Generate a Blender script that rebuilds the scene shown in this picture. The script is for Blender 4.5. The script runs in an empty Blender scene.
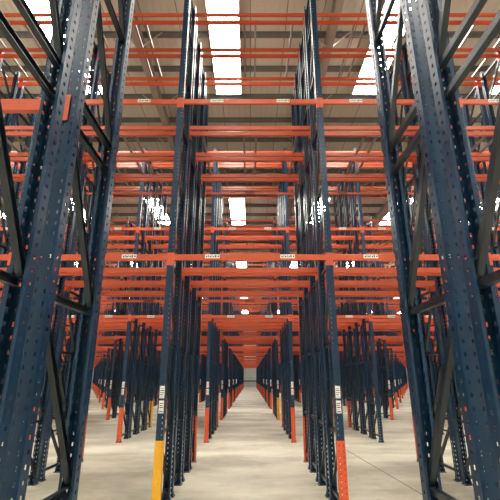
import bpy, bmesh, math, random
random.seed(7)
scene = bpy.context.scene
COL = scene.collection
CAM_H = 1.683
TILT = math.radians(17.74)
FPX = 400.0
PX = 2.4            # bay pitch along X
PROW = 6.2          # row pitch along Y
FD, FP = 0.79, 0.95 # frame depth, frame pitch inside a row
LEVELS = [3.425, 6.235, 9.03]
LEVEL_WORD = ['lowest', 'middle', 'top']
POST_H = 9.2
ROOF = 11.18
ORD = ['zeroth', 'first', 'second', 'third', 'fourth', 'fifth', 'sixth', 'seventh', 'eighth', 'ninth', 'tenth', 'eleventh', 'twelfth', 'thirteenth', 'fourteenth']

# ------------------------------------------------------------------ materials
def new_mat(name):
    m = bpy.data.materials.new(name); m.use_nodes = True
    nt = m.node_tree; b = nt.nodes['Principled BSDF']
    return m, nt, b

def paint(name, col, rough, var=0.12, scale=6.0, metallic=0.0, spec=0.5, coat=0.0, wear=None):
    m, nt, b = new_mat(name)
    tc = nt.nodes.new('ShaderNodeTexCoord')
    nz = nt.nodes.new('ShaderNodeTexNoise'); nz.inputs['Scale'].default_value = scale; nz.inputs['Detail'].default_value = 5
    nt.links.new(tc.outputs['Object'], nz.inputs['Vector'])
    cr = nt.nodes.new('ShaderNodeValToRGB')
    lo = [c * (1 - var) for c in col]; hi = [min(1, c * (1 + var)) for c in col]
    cr.color_ramp.elements[0].position = 0.3; cr.color_ramp.elements[0].color = (*lo, 1)
    cr.color_ramp.elements[1].position = 0.7; cr.color_ramp.elements[1].color = (*hi, 1)
    nt.links.new(nz.outputs['Fac'], cr.inputs['Fac'])
    nt.links.new(cr.outputs['Color'], b.inputs['Base Color'])
    if wear:
        nz2 = nt.nodes.new('ShaderNodeTexNoise'); nz2.inputs['Scale'].default_value = 23; nz2.inputs['Detail'].default_value = 8
        nt.links.new(tc.outputs['Object'], nz2.inputs['Vector'])
        mr = nt.nodes.new('ShaderNodeMapRange'); mr.inputs[1].default_value = .66; mr.inputs[2].default_value = .72
        nt.links.new(nz2.outputs['Fac'], mr.inputs[0])
        mx = nt.nodes.new('ShaderNodeMixRGB'); mx.inputs[2].default_value = (*wear, 1)
        nt.links.new(mr.outputs[0], mx.inputs[0]); nt.links.new(cr.outputs['Color'], mx.inputs[1])
        nt.links.new(mx.outputs[0], b.inputs['Base Color'])
    b.inputs['Roughness'].default_value = rough
    b.inputs['Metallic'].default_value = metallic
    b.inputs['Specular IOR Level'].default_value = spec
    b.inputs['Coat Weight'].default_value = coat
    return m

NAVY = paint('navy_paint', (0.003, 0.029, 0.072), 0.33, .2, 4, spec=.4, wear=(.008, .036, .075))
ORANGE = paint('orange_paint', (0.57, 0.092, 0.034), 0.32, .1, 3, spec=.5, wear=(.46, .08, .04))
GUARD_ORANGE = paint('guard_orange_paint', (0.70, 0.10, 0.03), 0.45, .12, 9, wear=(.4, .08, .04))
GUARD_YELLOW = paint('guard_yellow_paint', (0.83, 0.42, 0.02), 0.45, .08, 9, wear=(.55, .27, .03))
BRACE = paint('brace_steel_paint', (0.018, 0.026, 0.036), 0.28, .2, 5, spec=.6, metallic=.3)
STEEL = paint('galvanised_steel', (0.42, 0.41, 0.39), 0.45, .12, 8, metallic=.6)
BARM = paint('support_bar_steel', (0.30, 0.24, 0.21), 0.35, .12, 8, metallic=.7)
RAFTER = paint('rafter_grey_paint', (0.30, 0.275, 0.25), 0.6, .1, 2)
PURLIN = paint('purlin_grey_steel', (0.13, 0.125, 0.115), 0.6, .1, 2)
WHITE = paint('white_label_vinyl', (0.85, 0.84, 0.80), 0.5, .03, 20)
INK = paint('black_ink', (0.01, 0.01, 0.012), 0.6, .1, 20)
BROWN = paint('maroon_plate_paint', (0.22, 0.03, 0.02), 0.5, .1, 12)
HOUSING = paint('light_housing_enamel', (0.75, 0.74, 0.70), 0.5, .05, 6)
WALL = paint('wall_cladding_grey', (0.74, 0.74, 0.71), 0.6, .05, .5)
DOORM = paint('roller_door_grey', (0.76, 0.77, 0.76), 0.5, .05, 2)

m, nt, b = new_mat('light_diffuser'); LIGHT = m
b.inputs['Base Color'].default_value = (1, 1, 1, 1)
b.inputs['Emission Color'].default_value = (1.0, 0.95, 0.86, 1)
b.inputs['Emission Strength'].default_value = 26.0

# concrete floor
m, nt, b = new_mat('concrete_floor'); FLOOR = m
tc = nt.nodes.new('ShaderNodeTexCoord')
def noise(sc, det=6, vec=None):
    n = nt.nodes.new('ShaderNodeTexNoise'); n.inputs['Scale'].default_value = sc; n.inputs['Detail'].default_value = det
    nt.links.new(vec or tc.outputs['Object'], n.inputs['Vector']); return n
mp = nt.nodes.new('ShaderNodeMapping'); mp.inputs['Scale'].default_value = (.5, 1.0, 1)
nt.links.new(tc.outputs['Object'], mp.inputs['Vector'])
n1 = noise(.9, 6, mp.outputs[0]); n2 = noise(5.0, 8); n3 = noise(40, 3)
cr = nt.nodes.new('ShaderNodeValToRGB')
cr.color_ramp.elements[0].position = .38; cr.color_ramp.elements[0].color = (.47, .45, .35, 1)
cr.color_ramp.elements[1].position = .62; cr.color_ramp.elements[1].color = (.78, .755, .62, 1)
nt.links.new(n1.outputs['Fac'], cr.inputs[0])
mx = nt.nodes.new('ShaderNodeMixRGB'); mx.blend_type = 'OVERLAY'; mx.inputs[0].default_value = .35
nt.links.new(cr.outputs[0], mx.inputs[1]); nt.links.new(n2.outputs['Fac'], mx.inputs[2])
mx2 = nt.nodes.new('ShaderNodeMixRGB'); mx2.blend_type = 'OVERLAY'; mx2.inputs[0].default_value = .12
nt.links.new(mx.outputs[0], mx2.inputs[1]); nt.links.new(n3.outputs['Fac'], mx2.inputs[2])
nt.links.new(mx2.outputs[0], b.inputs['Base Color'])
rr = nt.nodes.new('ShaderNodeMapRange'); rr.inputs[3].default_value = .32; rr.inputs[4].default_value = .6
nt.links.new(n2.outputs['Fac'], rr.inputs[0]); nt.links.new(rr.outputs[0], b.inputs['Roughness'])
bp = nt.nodes.new('ShaderNodeBump'); bp.inputs['Strength'].default_value = .08
nt.links.new(n3.outputs['Fac'], bp.inputs['Height']); nt.links.new(bp.outputs[0], b.inputs['Normal'])

# ceiling: profiled liner sheets with seams running along Y
m, nt, b = new_mat('ceiling_liner_sheet'); CEIL = m
tc = nt.nodes.new('ShaderNodeTexCoord')
sx = nt.nodes.new('ShaderNodeSeparateXYZ'); nt.links.new(tc.outputs['Object'], sx.inputs[0])
def mth(op, a, bv=None):
    n = nt.nodes.new('ShaderNodeMath'); n.operation = op
    if isinstance(a, (int, float)): n.inputs[0].default_value = a
    else: nt.links.new(a, n.inputs[0])
    if bv is not None: n.inputs[1].default_value = bv
    return n.outputs[0]
fr = mth('FRACT', mth('MULTIPLY', sx.outputs[0], 1 / 1.0))
seam = mth('LESS_THAN', fr, .022)
n1 = noise(.6, 4)
cr = nt.nodes.new('ShaderNodeValToRGB')
cr.color_ramp.elements[0].position = .3; cr.color_ramp.elements[0].color = (.46, .445, .39, 1)
cr.color_ramp.elements[1].position = .7; cr.color_ramp.elements[1].color = (.53, .51, .45, 1)
nt.links.new(n1.outputs['Fac'], cr.inputs[0])
mx = nt.nodes.new('ShaderNodeMixRGB'); mx.inputs[2].default_value = (.16, .14, .12, 1)
nt.links.new(seam, mx.inputs[0]); nt.links.new(cr.outputs[0], mx.inputs[1]); nt.links.new(mx.outputs[0], b.inputs['Base Color'])
b.inputs['Roughness'].default_value = .55
wv = mth('SINE', mth('MULTIPLY', sx.outputs[0], 2 * math.pi / .2))
bp = nt.nodes.new('ShaderNodeBump'); bp.inputs['Strength'].default_value = .15; bp.inputs['Distance'].default_value = .02
nt.links.new(wv, bp.inputs['Height']); nt.links.new(bp.outputs[0], b.inputs['Normal'])

# ------------------------------------------------------------------ mesh helpers
class MB:
    def __init__(s): s.v = []; s.f = []; s.m = []; s.mats = []
    def mi(s, mat):
        if mat not in s.mats: s.mats.append(mat)
        return s.mats.index(mat)
    def box(s, x0, x1, y0, y1, z0, z1, mat):
        i = len(s.v); k = s.mi(mat)
        s.v += [(x0,y0,z0),(x1,y0,z0),(x1,y1,z0),(x0,y1,z0),(x0,y0,z1),(x1,y0,z1),(x1,y1,z1),(x0,y1,z1)]
        for q in ((0,3,2,1),(4,5,6,7),(0,1,5,4),(1,2,6,5),(2,3,7,6),(3,0,4,7)):
            s.f.append(tuple(i + a for a in q)); s.m.append(k)
    def bar(s, p, q, w, h, mat):
        """rectangular bar from p to q lying in a plane of constant x: w across x, h across the plane"""
        dy, dz = q[1] - p[1], q[2] - p[2]; L = math.hypot(dy, dz); ny, nz = -dz / L * h / 2, dy / L * h / 2
        i = len(s.v); k = s.mi(mat)
        for pt in (p, q):
            for sx_, sn in ((-1,-1),(1,-1),(1,1),(-1,1)):
                s.v.append((pt[0] + sx_ * w / 2, pt[1] + sn * ny, pt[2] + sn * nz))
        for f in ((3,2,1,0),(4,5,6,7),(0,1,5,4),(1,2,6,5),(2,3,7,6),(3,0,4,7)):
            s.f.append(tuple(i + a for a in f)); s.m.append(k)
    def prism(s, prof, x0, x1, mat):
        """profile of (y, z) points extruded along x"""
        i = len(s.v); n = len(prof); k = s.mi(mat)
        s.v += [(x0, y, z) for y, z in prof] + [(x1, y, z) for y, z in prof]
        for a in range(n):
            c = (a + 1) % n; s.f.append((i + a, i + c, i + n + c, i + n + a)); s.m.append(k)
        s.f.append(tuple(i + a for a in reversed(range(n)))); s.m.append(k)
        s.f.append(tuple(i + n + a for a in range(n))); s.m.append(k)
    def add(s, o, dx=0, dy=0, dz=0, flip=False):
        i = len(s.v)
        s.v += [((x * (-1 if flip else 1)) + dx, (y * (-1 if flip else 1)) + dy, z + dz) for x, y, z in o.v]
        mm = [s.mi(a) for a in o.mats]
        s.f += [tuple(i + a for a in f) for f in o.f]; s.m += [mm[a] for a in o.m]
    def mesh(s, name):
        me = bpy.data.meshes.new(name); me.from_pydata(s.v, [], s.f)
        for a in s.mats: me.materials.append(a)
        me.polygons.foreach_set('material_index', s.m); me.update()
        bm = bmesh.new(); bm.from_mesh(me); bmesh.ops.recalc_face_normals(bm, faces=bm.faces); bm.to_mesh(me); bm.free()
        return me
    def obj(s, name, parent=None): return link(name, s.mesh(name), parent)

def link(name, me, parent=None, loc=(0,0,0), rz=0):
    o = bpy.data.objects.new(name, me); COL.objects.link(o)
    o.location = loc; o.rotation_euler = (0, 0, rz)
    if parent: o.parent = parent
    return o

def tag(o, label=None, cat=None, group=None, kind=None):
    if label: o['label'] = label
    if cat: o['category'] = cat
    if group: o['group'] = group
    if kind: o['kind'] = kind
    return o

def project(x, y, z):
    Z = z - CAM_H
    d = y * math.cos(TILT) + Z * math.sin(TILT)
    if d < .05: return None
    return 250 + FPX * x / d, 250 - FPX * (-y * math.sin(TILT) + Z * math.cos(TILT)) / d

def perforated_channel(W, D, H, mat, z0=0.0, lip=.018, pitch=.07, thick=.0025, holes=True):
    """C-section: perforated front face at y=0 facing -y, sides running to y=D, return lips"""
    bm = bmesh.new(); cache = {}
    def V(x, y, z):
        k = (round(x, 5), round(y, 5), round(z, 5))
        if k not in cache: cache[k] = bm.verts.new(k)
        return cache[k]
    # unrolled path: (x,y,is_hole_after)
    front = [(-W/2,0,0),(-W*.36,0,0),(-W*.20,0,1)]
    path = [(-W/2+lip, D, 0), (-W/2, D, 0), (-W/2, D*.64, 1), (-W/2, D*.38, 0),
            (-W/2, 0, 0), (-W*.31, 0, 1), (-W*.21, 0, 0), (W*.21, 0, 1), (W*.31, 0, 0), (W/2, 0, 0),
            (W/2, D*.38, 1), (W/2, D*.64, 0), (W/2, D, 0), (W/2-lip, D, 0)]
    zs = [z0]; z = z0 + .045
    hole_rows = set()
    while z + .04 < H:
        zs.append(z); hole_rows.add(len(zs) - 1); zs.append(z + .024); z += pitch
    zs.append(H)
    for i in range(len(zs) - 1):
        for j in range(len(path) - 1):
            if holes and path[j][2] and i in hole_rows: continue
            a, c = path[j], path[j + 1]
            bm.faces.new((V(a[0],a[1],zs[i]), V(c[0],c[1],zs[i]), V(c[0],c[1],zs[i+1]), V(a[0],a[1],zs[i+1])))
    bmesh.ops.recalc_face_normals(bm, faces=bm.faces)
    # outward = away from channel axis
    f0 = min(bm.faces, key=lambda f: f.calc_center_median().y)
    if f0.normal.y > 0: bmesh.ops.reverse_faces(bm, faces=bm.faces)
    bmesh.ops.solidify(bm, geom=list(bm.faces), thickness=thick)
    me = bpy.data.meshes.new('perforated_channel'); bm.to_mesh(me); bm.free()
    me.materials.append(mat)
    return me

# ------------------------------------------------------------------ frame pieces
POST_ME = perforated_channel(.10, .085, POST_H, NAVY); POST_ME.name = 'upright_post'
def guard_mesh(mat, holes):
    return perforated_channel(.108, .096, .885, mat, lip=.036, holes=holes, thick=.003)
G_ORANGE, G_YELLOW = guard_mesh(GUARD_ORANGE, True), guard_mesh(GUARD_YELLOW, False)
fp = MB(); fp.box(-.075,.075,-.02,.115,0,.008,NAVY); fp.box(-.06,-.052,.0,.085,.008,.06,NAVY); fp.box(.052,.06,.0,.085,.008,.06,NAVY)
for sx_ in (-.063, .063): fp.box(sx_-.009, sx_+.009, .09, .108, .008, .022, STEEL)
FOOT_ME = fp.mesh('foot_plate')
def label_mesh(w, h, n, seed):
    r = random.Random(seed); b_ = MB(); b_.box(-w/2,w/2,-.002,0,0,h,WHITE)
    z = h*.08
    for i in range(n):
        t = h*(.03+.05*r.random())
        b_.box(-w*.38, w*(.38 if r.random()>.4 else .2), -.0028, -.002, z, z+t, INK); z += h*.84/n
    return b_
UPLABEL = MB(); UPLABEL.add(label_mesh(.066,.16,5,1),0,0,.19); UPLABEL.add(label_mesh(.066,.16,5,2),0,0,0)
UPLABEL_ME = UPLABEL.mesh('location_label')

Y0, Y1 = .045, FD - .045
HZ = [.15, .98, 2.15, 3.32, 3.55, 4.71, 5.88, 7.05, 8.22, 9.05]
DIAG = [(.15,.98),(.98,2.15),(2.15,3.32),(3.55,4.71),(4.71,5.88),(5.88,7.05),(7.05,8.22),(8.22,9.05)]
BRACES = [((0,Y0,h),(0,Y1,h)) for h in HZ] + [((0,Y0,hi-.05),(0,Y1,lo+.05)) for lo, hi in DIAG]
def c_bar(mb, p, q, mat):
    """brace: lipped C section, open to one side"""
    mb.bar((p[0]-.018,p[1],p[2]), (q[0]-.018,q[1],q[2]), .004, .045, mat)
    dy, dz = q[1]-p[1], q[2]-p[2]; L = math.hypot(dy,dz); ny, nz = -dz/L*.0215, dy/L*.0215
    for s_ in (-1, 1):
        mb.bar((p[0],p[1]+s_*ny,p[2]+s_*nz), (q[0],q[1]+s_*ny,q[2]+s_*nz), .036, .004, mat)
BRACE_MES = []
for p, q in BRACES:
    b_ = MB(); c_bar(b_, p, q, BRACE); BRACE_MES.append(b_.mesh('brace'))

# low detail frame for far rows: same outline, one mesh
def low_frame(guard_front=None, guard_rear=None, labels=False, cheap=False):
    b_ = MB()
    for fl in (False, True):
        o = MB()
        if cheap: o.box(-.05,.05,0,.085,0,POST_H,NAVY)
        else:
            o.box(-.05,.05,0,.004,0,POST_H,NAVY); o.box(-.05,-.046,.004,.085,0,POST_H,NAVY); o.box(.046,.05,.004,.085,0,POST_H,NAVY)
            o.box(-.07,.07,-.015,.11,0,.008,NAVY)
        g = guard_rear if fl else guard_front
        if g: o.box(-.054,.054,-.006,.09,.0,.885,GUARD_YELLOW if g == 'yellow' else GUARD_ORANGE)
        if g and labels: o.add(UPLABEL, 0, -.002, 1.23)
        b_.add(o, 0, FD if fl else 0, 0, fl)
    for p, q in BRACES:
        if cheap: b_.bar(p, q, .03, .04, BRACE)
        else: c_bar(b_, p, q, BRACE)
    return b_
LOW_CACHE = {}
def low_mesh(gf, gr):
    k = (gf, gr)
    if k not in LOW_CACHE: LOW_CACHE[k] = low_frame(gf, gr, True).mesh('upright_frame')
    return LOW_CACHE[k]

def guard_of(row, j, x):
    """(front guard, rear guard) colours of frame j (0..3) in a row"""
    gf = gr = None
    if j == 0:
        gf = 'orange'
        if row == 2 and abs(x + 1.2) < .1: gf = 'yellow'
        if row == 4 and abs(x - 1.2) < .1: gf = 'yellow'
        if row == 3 and abs(x - 3.6) < .1: gf = None
    if j == 3:
        gr = 'orange'
        if row == 3 and abs(x + 3.6) < .1: gr = 'yellow'
        if row == 1: gr = None
    return gf, gr

def line_word(x):
    n = int(round((abs(x) - 1.2) / PX)) + 1
    return '%s line %s of aisle' % (ORD[n], 'left' if x < 0 else 'right')
FRAME_PLACE = ['front of', 'second in', 'third in', 'rear of']
def frame_label(row, j, x, gf, gr):
    g = gf or gr
    return 'navy rack frame%s, %s %s row, %s' % (' with %s foot' % g if g else '', FRAME_PLACE[j], ORD[row], line_word(x))

def make_frame(row, j, x, y, parts):
    gf, gr = guard_of(row, j, x)
    lab = frame_label(row, j, x, gf, gr)
    if not parts:
        o = link('upright_frame', low_mesh(gf, gr), None, (x, y, 0))
    else:
        o = link('upright_frame', None, None, (x, y, 0))
        for yy, rz, g in ((0, 0, gf), (FD, math.pi, gr)):
            link('upright_post', POST_ME, o, (0, yy, 0), rz)
            link('foot_plate', FOOT_ME, o, (0, yy, 0), rz)
            if g:
                s_ = -1 if rz == 0 else 1
                gd = link('foot_guard', G_YELLOW if g == 'yellow' else G_ORANGE, o, (0, yy + s_ * .007, .008), rz)
                gd['label'] = '%s foot guard' % g
                lb = link('location_label', UPLABEL_ME, o, (0, yy, 1.23), rz); lb['label'] = 'white bar code stickers'
        for me in BRACE_MES: link('brace', me, o)
    tag(o, lab, 'rack frame', 'navy rack frames in the %s row' % ORD[row])
    return o

# ------------------------------------------------------------------ beams
BH, BT = .088, .040
def beam_solid(L, slim=False):
    b_ = MB(); h = .055 if slim else BH; x = L / 2
    # stepped box section, front face at y=0, rebate at the upper back
    b_.prism([(0,-h/2),(BT,-h/2),(BT,h/2-.03),(BT-.014,h/2-.03),(BT-.014,h/2),(.003,h/2),(0,h/2-.003)], -x, x, ORANGE)
    return b_
def connector(side):
    b_ = MB(); s_ = side
    x0, x1 = sorted((s_*1.146, s_*1.1495)); b_.box(x0, x1, -.004, .052, -.13, .07, ORANGE)      # end plate
    x0, x1 = sorted((s_*1.146, s_*1.198)); b_.box(x0, x1, -.008, -.004, -.13, .07, ORANGE)      # face plate on the post
    return b_
L_BEAM = PX - .106
BEAM_ME = beam_solid(L_BEAM).mesh('pallet_beam'); SLIM_ME = beam_solid(L_BEAM, True).mesh('pallet_beam')
CON_ME = {s_: connector(s_).mesh('end_connector') for s_ in (-1, 1)}
def join_beam(slim):
    b_ = MB(); b_.add(beam_solid(L_BEAM, slim)); b_.add(connector(-1)); b_.add(connector(1)); return b_
BEAMJ, SLIMJ = join_beam(False), join_beam(True)
BEAMJ_ME, SLIMJ_ME = BEAMJ.mesh('pallet_beam'), SLIMJ.mesh('pallet_beam')
bl = MB(); bl.box(-.11,.11,-.002,0,-.03,.03,WHITE)
r = random.Random(3); xx = -.095
for i, w in enumerate((.018,.012,.02,.01,.016,.02)):
    bl.box(xx, xx+w, -.0028, -.002, -.018, .018 if i % 2 else .01, INK); xx += w + .012
bl.box(.078,.10,-.0028,-.002,-.012,.012,INK)
BLAB_ME = bl.mesh('location_label')
pl = MB(); pl.box(-.12,.12,-.006,0,-.04,.04,BROWN); PLATE_ME = pl.mesh('plate')

def bay_word(n):
    if n == 0: return 'centre bay'
    return '%s bay %s of centre' % (ORD[abs(n)], 'left' if n < 0 else 'right')

def beam_label(row, i, lv, n):
    return 'orange %s beam, %s of eight deep, %s row, %s' % (LEVEL_WORD[lv], ORD[i + 1], ORD[row], bay_word(n))

def make_beam(row, i, lv, n, y, rear, parts, label=None):
    slim = (i == 7)
    x, z = n * PX, LEVELS[lv]
    rz = math.pi if rear else 0
    if parts:
        o = link('pallet_beam', SLIM_ME if slim else BEAM_ME, None, (x, y, z), rz)
        for s_ in (-1, 1): link('end_connector', CON_ME[s_], o)
    else:
        o = link('pallet_beam', SLIMJ_ME if slim else BEAMJ_ME, None, (x, y, z), rz)
    if i == 0 and row <= 4 and lv < 2:
        for px in (-.57, .57):
            lb = link('location_label', BLAB_ME, o, (px, 0, .012)); lb['label'] = 'white location sticker'
    if slim and row <= 3:
        p = link('centre_plate', PLATE_ME, o, (0, BT + .006, 0)); p['label'] = 'dark maroon plate'
    tag(o, label or beam_label(row, i, lv, n), 'beam', 'orange beams of the %s row, %s level' % (ORD[row], LEVEL_WORD[lv]), 'thing')
    return o

sb = MB()
SBL = FD - .10
sb.prism([(-.02,-.02),(.02,-.02),(.02,.02),(-.02,.02)], -SBL/2, SBL/2, BARM)
sb.box(-SBL/2-.02, -SBL/2, -.02, .02, .012, .026, BARM); sb.box(SBL/2, SBL/2+.02, -.02, .02, .012, .026, BARM)
SBAR_ME = sb.mesh('pallet_support_bar')

# ------------------------------------------------------------------ collect positions
def row_y(row): return -0.60 if row == 1 else 5.80 + PROW * (row - 2)
NROWS = 13
def seen(pts, mgn=25):
    for p in pts:
        q = project(*p)
        if q and -mgn < q[0] < 500 + mgn and -mgn < q[1] < 500 + mgn: return True
    return False

frames, far_frames = [], []
for row in range(1, NROWS + 1):
    for j in range(4):
        if row == 1 and j < 2: continue
        y = row_y(row) + FP * j
        for n in range(13):
            for s_ in (-1, 1):
                x = s_ * (1.2 + PX * n)
                if row == 1 and not (n == 0 or (n == 1 and s_ < 0)): continue
                if row == 1 or seen([(x, yy, h) for yy in (y, y + FD) for h in (0, 1, 2, 3, 4, 5, 6, 7, 8, 9.2)]):
                    frames.append((y, abs(x), row, j, x))
frames.sort()
for k, (y, ax, row, j, x) in enumerate(frames):
    if k < 300: make_frame(row, j, x, y, row <= 3)
    else: far_frames.append((row, j, x, y))
if far_frames:
    b_ = MB(); tmpl = {}
    for row, j, x, y in far_frames:
        k = guard_of(row, j, x)
        if k not in tmpl: tmpl[k] = low_frame(k[0], k[1], False, True)
        b_.add(tmpl[k], x, y, 0)
    o = b_.obj('distant_rack_frames')
    tag(o, 'navy rack frames of the far rows receding to the end wall', 'rack frames', None, 'stuff')

beams, far_beams = [], []
for row in range(2, NROWS + 1):
    for i in range(8):
        j, rear = divmod(i, 2)
        y = row_y(row) + FP * j + (FD + .002 if rear else -.002)
        for n in range(-12, 13):
            for lv, z in enumerate(LEVELS):
                if row >= 5 and lv > 0 and i in (1, 3, 5): continue
                x = n * PX
                if seen([(x + dx, y, z) for dx in (-1.2, -.6, 0, .6, 1.2)], 12):
                    beams.append((y, abs(n), row, i, lv, n, rear))
beams.sort()
for k, (y, an, row, i, lv, n, rear) in enumerate(beams):
    if k < 299 and row < 5: make_beam(row, i, lv, n, y, rear, row == 2)
    else: far_beams.append((row, i, lv, n, y, rear))
b_ = MB()
for row, i, lv, n, y, rear in far_beams:
    slim = i == 7
    if row <= 4: b_.add(SLIMJ if slim else BEAMJ, n * PX, y, LEVELS[lv], bool(rear))
    else:
        h = .0275 if slim else BH / 2; yy = sorted((y, y + (-BT if rear else BT)))
        b_.box(n*PX - 1.2, n*PX + 1.2, yy[0], yy[1], LEVELS[lv] - h, LEVELS[lv] + h, ORANGE)
tag(b_.obj('distant_pallet_beams'), 'orange pallet beams of the far rack rows stacked up to the end wall', 'beams', None, 'stuff')
# beam of the first row, in the bay to the left
make_beam(1, 6, 0, -1, row_y(1) + FP * 3 - .002, 0, True, 'orange lowest beam hung on the closest left frame, first row')

bars = []
for row in range(2, NROWS + 1):
    for j in (1, 2):
        y = row_y(row) + FP * j + FD / 2
        for n in range(-12, 13):
            for lv in (1, 2):
                for q, dx in enumerate((-.93, -.12, .12, .93)):
                    if seen([(n * PX + dx, y, LEVELS[lv])], 8): bars.append((y, abs(n), row, j, n, lv, q, dx))
bars.sort()
fb = MB(); OFN = ['first', 'second', 'third', 'fourth']
for k, (y, an, row, j, n, lv, q, dx) in enumerate(bars):
    if k < 299:
        o = link('pallet_support_bar', SBAR_ME, None, (n * PX + dx, y, LEVELS[lv] + BH/2 - .012), math.pi / 2)
        bw = 'centre bay' if n == 0 else '%s bay %s' % (ORD[abs(n)], 'left' if n < 0 else 'right')
        tag(o, 'grey support bar, %s of four, %s level, %s frame, %s row, %s' % (OFN[q], LEVEL_WORD[lv], ORD[j + 1], ORD[row], bw),
            'support bar', 'pallet support bars in the %s row' % ORD[row])
    elif row <= 7:
        z = LEVELS[lv] + BH/2 - .012
        fb.box(n*PX+dx-.02, n*PX+dx+.02, y-FD/2+.05, y+FD/2-.05, z-.02, z+.02, BARM)
tag(fb.obj('distant_support_bars'), 'grey steel support bars between the beams of the far racks', 'support bars', None, 'stuff')

# ------------------------------------------------------------------ shell
XW, YB, YF = 33.0, 82.0, -9.0
def struct(name, mb, label=None):
    o = mb.obj(name); o['kind'] = 'structure'
    if label: o['label'] = label
    return o
s_ = MB(); s_.box(-XW, XW, YF, YB, -.2, 0, FLOOR); struct('floor', s_)
s_ = MB(); s_.box(-XW, XW, YF, YB, ROOF, ROOF + .15, CEIL); struct('ceiling', s_)
for nm, (x0, x1, y0, y1) in {'wall_left': (-XW-.2,-XW,YF,YB), 'wall_right': (XW,XW+.2,YF,YB), 'wall_back': (-XW,XW,YB,YB+.2), 'wall_front': (-XW,XW,YF-.2,YF)}.items():
    s_ = MB(); s_.box(x0, x1, y0, y1, 0, ROOF, WALL); struct(nm, s_)
# roller door in the end wall
s_ = MB(); s_.box(-2.0, 2.0, YB-.06, YB-.001, 0, 4.2, DOORM)
for k in range(1, 14): s_.box(-2.0, 2.0, YB-.075, YB-.06, k*.3-.012, k*.3+.012, PURLIN)
s_.box(-2.0, 2.0, YB-.085, YB-.06, 1.02, 1.2, INK)
struct('door_1', s_)
# floor joint
JX0, JY0, JX1, JY1 = 2.60, 7.05, 2.28, 12.1
s_ = MB(); k = s_.mi(INK)
def jx(y): return JX0 + (JX1 - JX0) * (y - JY0) / (JY1 - JY0)
s_.v += [(jx(4)-.008,4,.0006),(jx(4)+.008,4,.0006),(jx(14)+.008,14,.0006),(jx(14)-.008,14,.0006)]
s_.f.append((0,1,2,3)); s_.m.append(k); struct('trim_1', s_)
# purlins across, rafters along
yy = 9.07 - 1.33 * 13; n = 2
while yy < YB:
    if yy > YF + .2:
        s_ = MB(); z1 = ROOF - .002
        s_.prism([(yy-.035,z1),(yy+.035,z1),(yy+.035,z1-.008),(yy+.004,z1-.008),(yy+.004,z1-.17),(yy+.04,z1-.17),(yy+.04,z1-.18),(yy-.004,z1-.18),(yy-.004,z1-.008),(yy-.035,z1-.008)], -XW+.01, XW-.01, PURLIN)
        struct('trim_%d' % n, s_); n += 1
    yy += 1.33
for i in range(-6, 6):
    x = 2.25 + 5.4 * i
    if min(abs(x - (-.72 + 4.65 * a)) for a in range(-6, 7)) < .56: x += .8
    s_ = MB(); z1 = ROOF - .185
    s_.box(x-.10, x+.10, YF+.01, YB-.01, z1-.012, z1, RAFTER); s_.box(x-.006, x+.006, YF+.01, YB-.01, z1-.36, z1-.012, RAFTER); s_.box(x-.10, x+.10, YF+.01, YB-.01, z1-.372, z1-.36, RAFTER)
    yb = 9.07 - 1.33 * 13 + 1.33; kk = 0
    while yb < 60:
        if yb > YF + 1 and kk % 2 == 0:
            for sg in (-1, 1):
                i0 = len(s_.v); km = s_.mi(STEEL)
                p, q = (x + sg*.05, z1 - .36), (x + sg*.62, ROOF - .03)
                for yy_ in (yb - .025, yb + .025):
                    s_.v += [(p[0]-.02, yy_, p[1]), (p[0]+.02, yy_, p[1]), (q[0]+.02, yy_, q[1]), (q[0]-.02, yy_, q[1])]
                for f in ((0,1,2,3),(7,6,5,4),(0,4,5,1),(1,5,6,2),(2,6,7,3),(3,7,4,0)):
                    s_.f.append(tuple(i0 + a for a in f)); s_.m.append(km)
        yb += 1.33; kk += 1
    struct('trim_%d' % n, s_); n += 1

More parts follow.
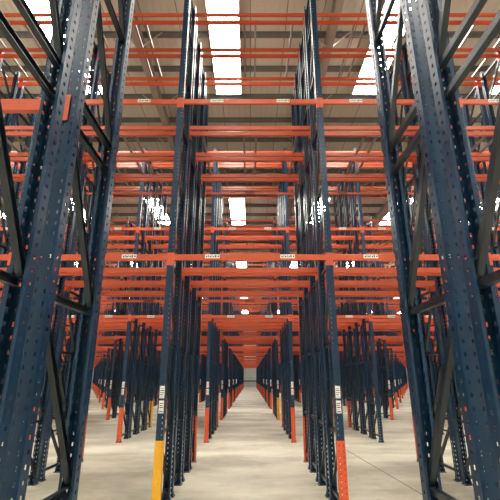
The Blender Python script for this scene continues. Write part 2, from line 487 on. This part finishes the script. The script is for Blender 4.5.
# ------------------------------------------------------------------ ceiling lights
LW, LL = .80, 3.8
fr = MB(); z = 0
fr.box(-LW/2-.03, -LW/2, -LL/2-.03, LL/2+.03, -.035, 0, HOUSING); fr.box(LW/2, LW/2+.03, -LL/2-.03, LL/2+.03, -.035, 0, HOUSING)
fr.box(-LW/2, LW/2, -LL/2-.03, -LL/2, -.035, 0, HOUSING); fr.box(-LW/2, LW/2, LL/2, LL/2+.03, -.035, 0, HOUSING)
fr.box(-LW/2, LW/2, -LL/2, LL/2, -.02, 0, HOUSING)
FR_ME = fr.mesh('housing')
df = MB(); df.box(-LW/2+.002, LW/2-.002, -LL/2+.002, LL/2-.002, -.065, -.021, LIGHT); DF_ME = df.mesh('diffuser')
hg = MB()
for hx in (-.3, .3):
    for hy in (-1.5, 1.5): hg.box(hx-.004, hx+.004, hy-.004, hy+.004, 0, .19, STEEL)
HG_ME = hg.mesh('hanger')
for b_ in range(-1, 6):
    yc = 9.5 + 12.2 * b_
    for a in range(-6, 7):
        x = -.72 + 4.65 * a
        o = link('ceiling_light', None, None, (x, yc, ROOF - .20))
        link('housing', FR_ME, o); link('diffuser', DF_ME, o); link('hanger', HG_ME, o, (0,0,.0))
        cw = 'centre column' if a == 0 else '%s column %s of centre' % (ORD[abs(a)], 'left' if a < 0 else 'right')
        rw = 'behind the camera' if b_ < 0 else '%s of its line' % ORD[b_ + 1]
        tag(o, 'long bright white ceiling light, %s, %s' % (rw, cw), 'ceiling light', 'bright ceiling lights in rows under the roof')

# ------------------------------------------------------------------ world, camera, output look
w = bpy.data.worlds.new('hall_air'); scene.world = w; w.use_nodes = True
w.node_tree.nodes['Background'].inputs[0].default_value = (1, .95, .88, 1)
w.node_tree.nodes['Background'].inputs[1].default_value = .2
cam = bpy.data.cameras.new('camera'); co = bpy.data.objects.new('camera', cam); COL.objects.link(co)
co.location = (0, 0, CAM_H); co.rotation_euler = (math.pi / 2 + TILT, 0, 0)
cam.sensor_width = 36; cam.lens = FPX / 500 * 36; cam.clip_start = .02; cam.clip_end = 300
scene.camera = co
vs = scene.view_settings
vs.view_transform = 'Standard'; vs.look = 'None'; vs.exposure = 0.45; vs.gamma = 1; vs.use_curve_mapping = False
scene.cycles.max_bounces = 8; scene.cycles.diffuse_bounces = 5; scene.cycles.glossy_bounces = 4
print('frames', len(frames), 'beams', len(beams), 'bars', len(bars), 'objects', len(bpy.data.objects))
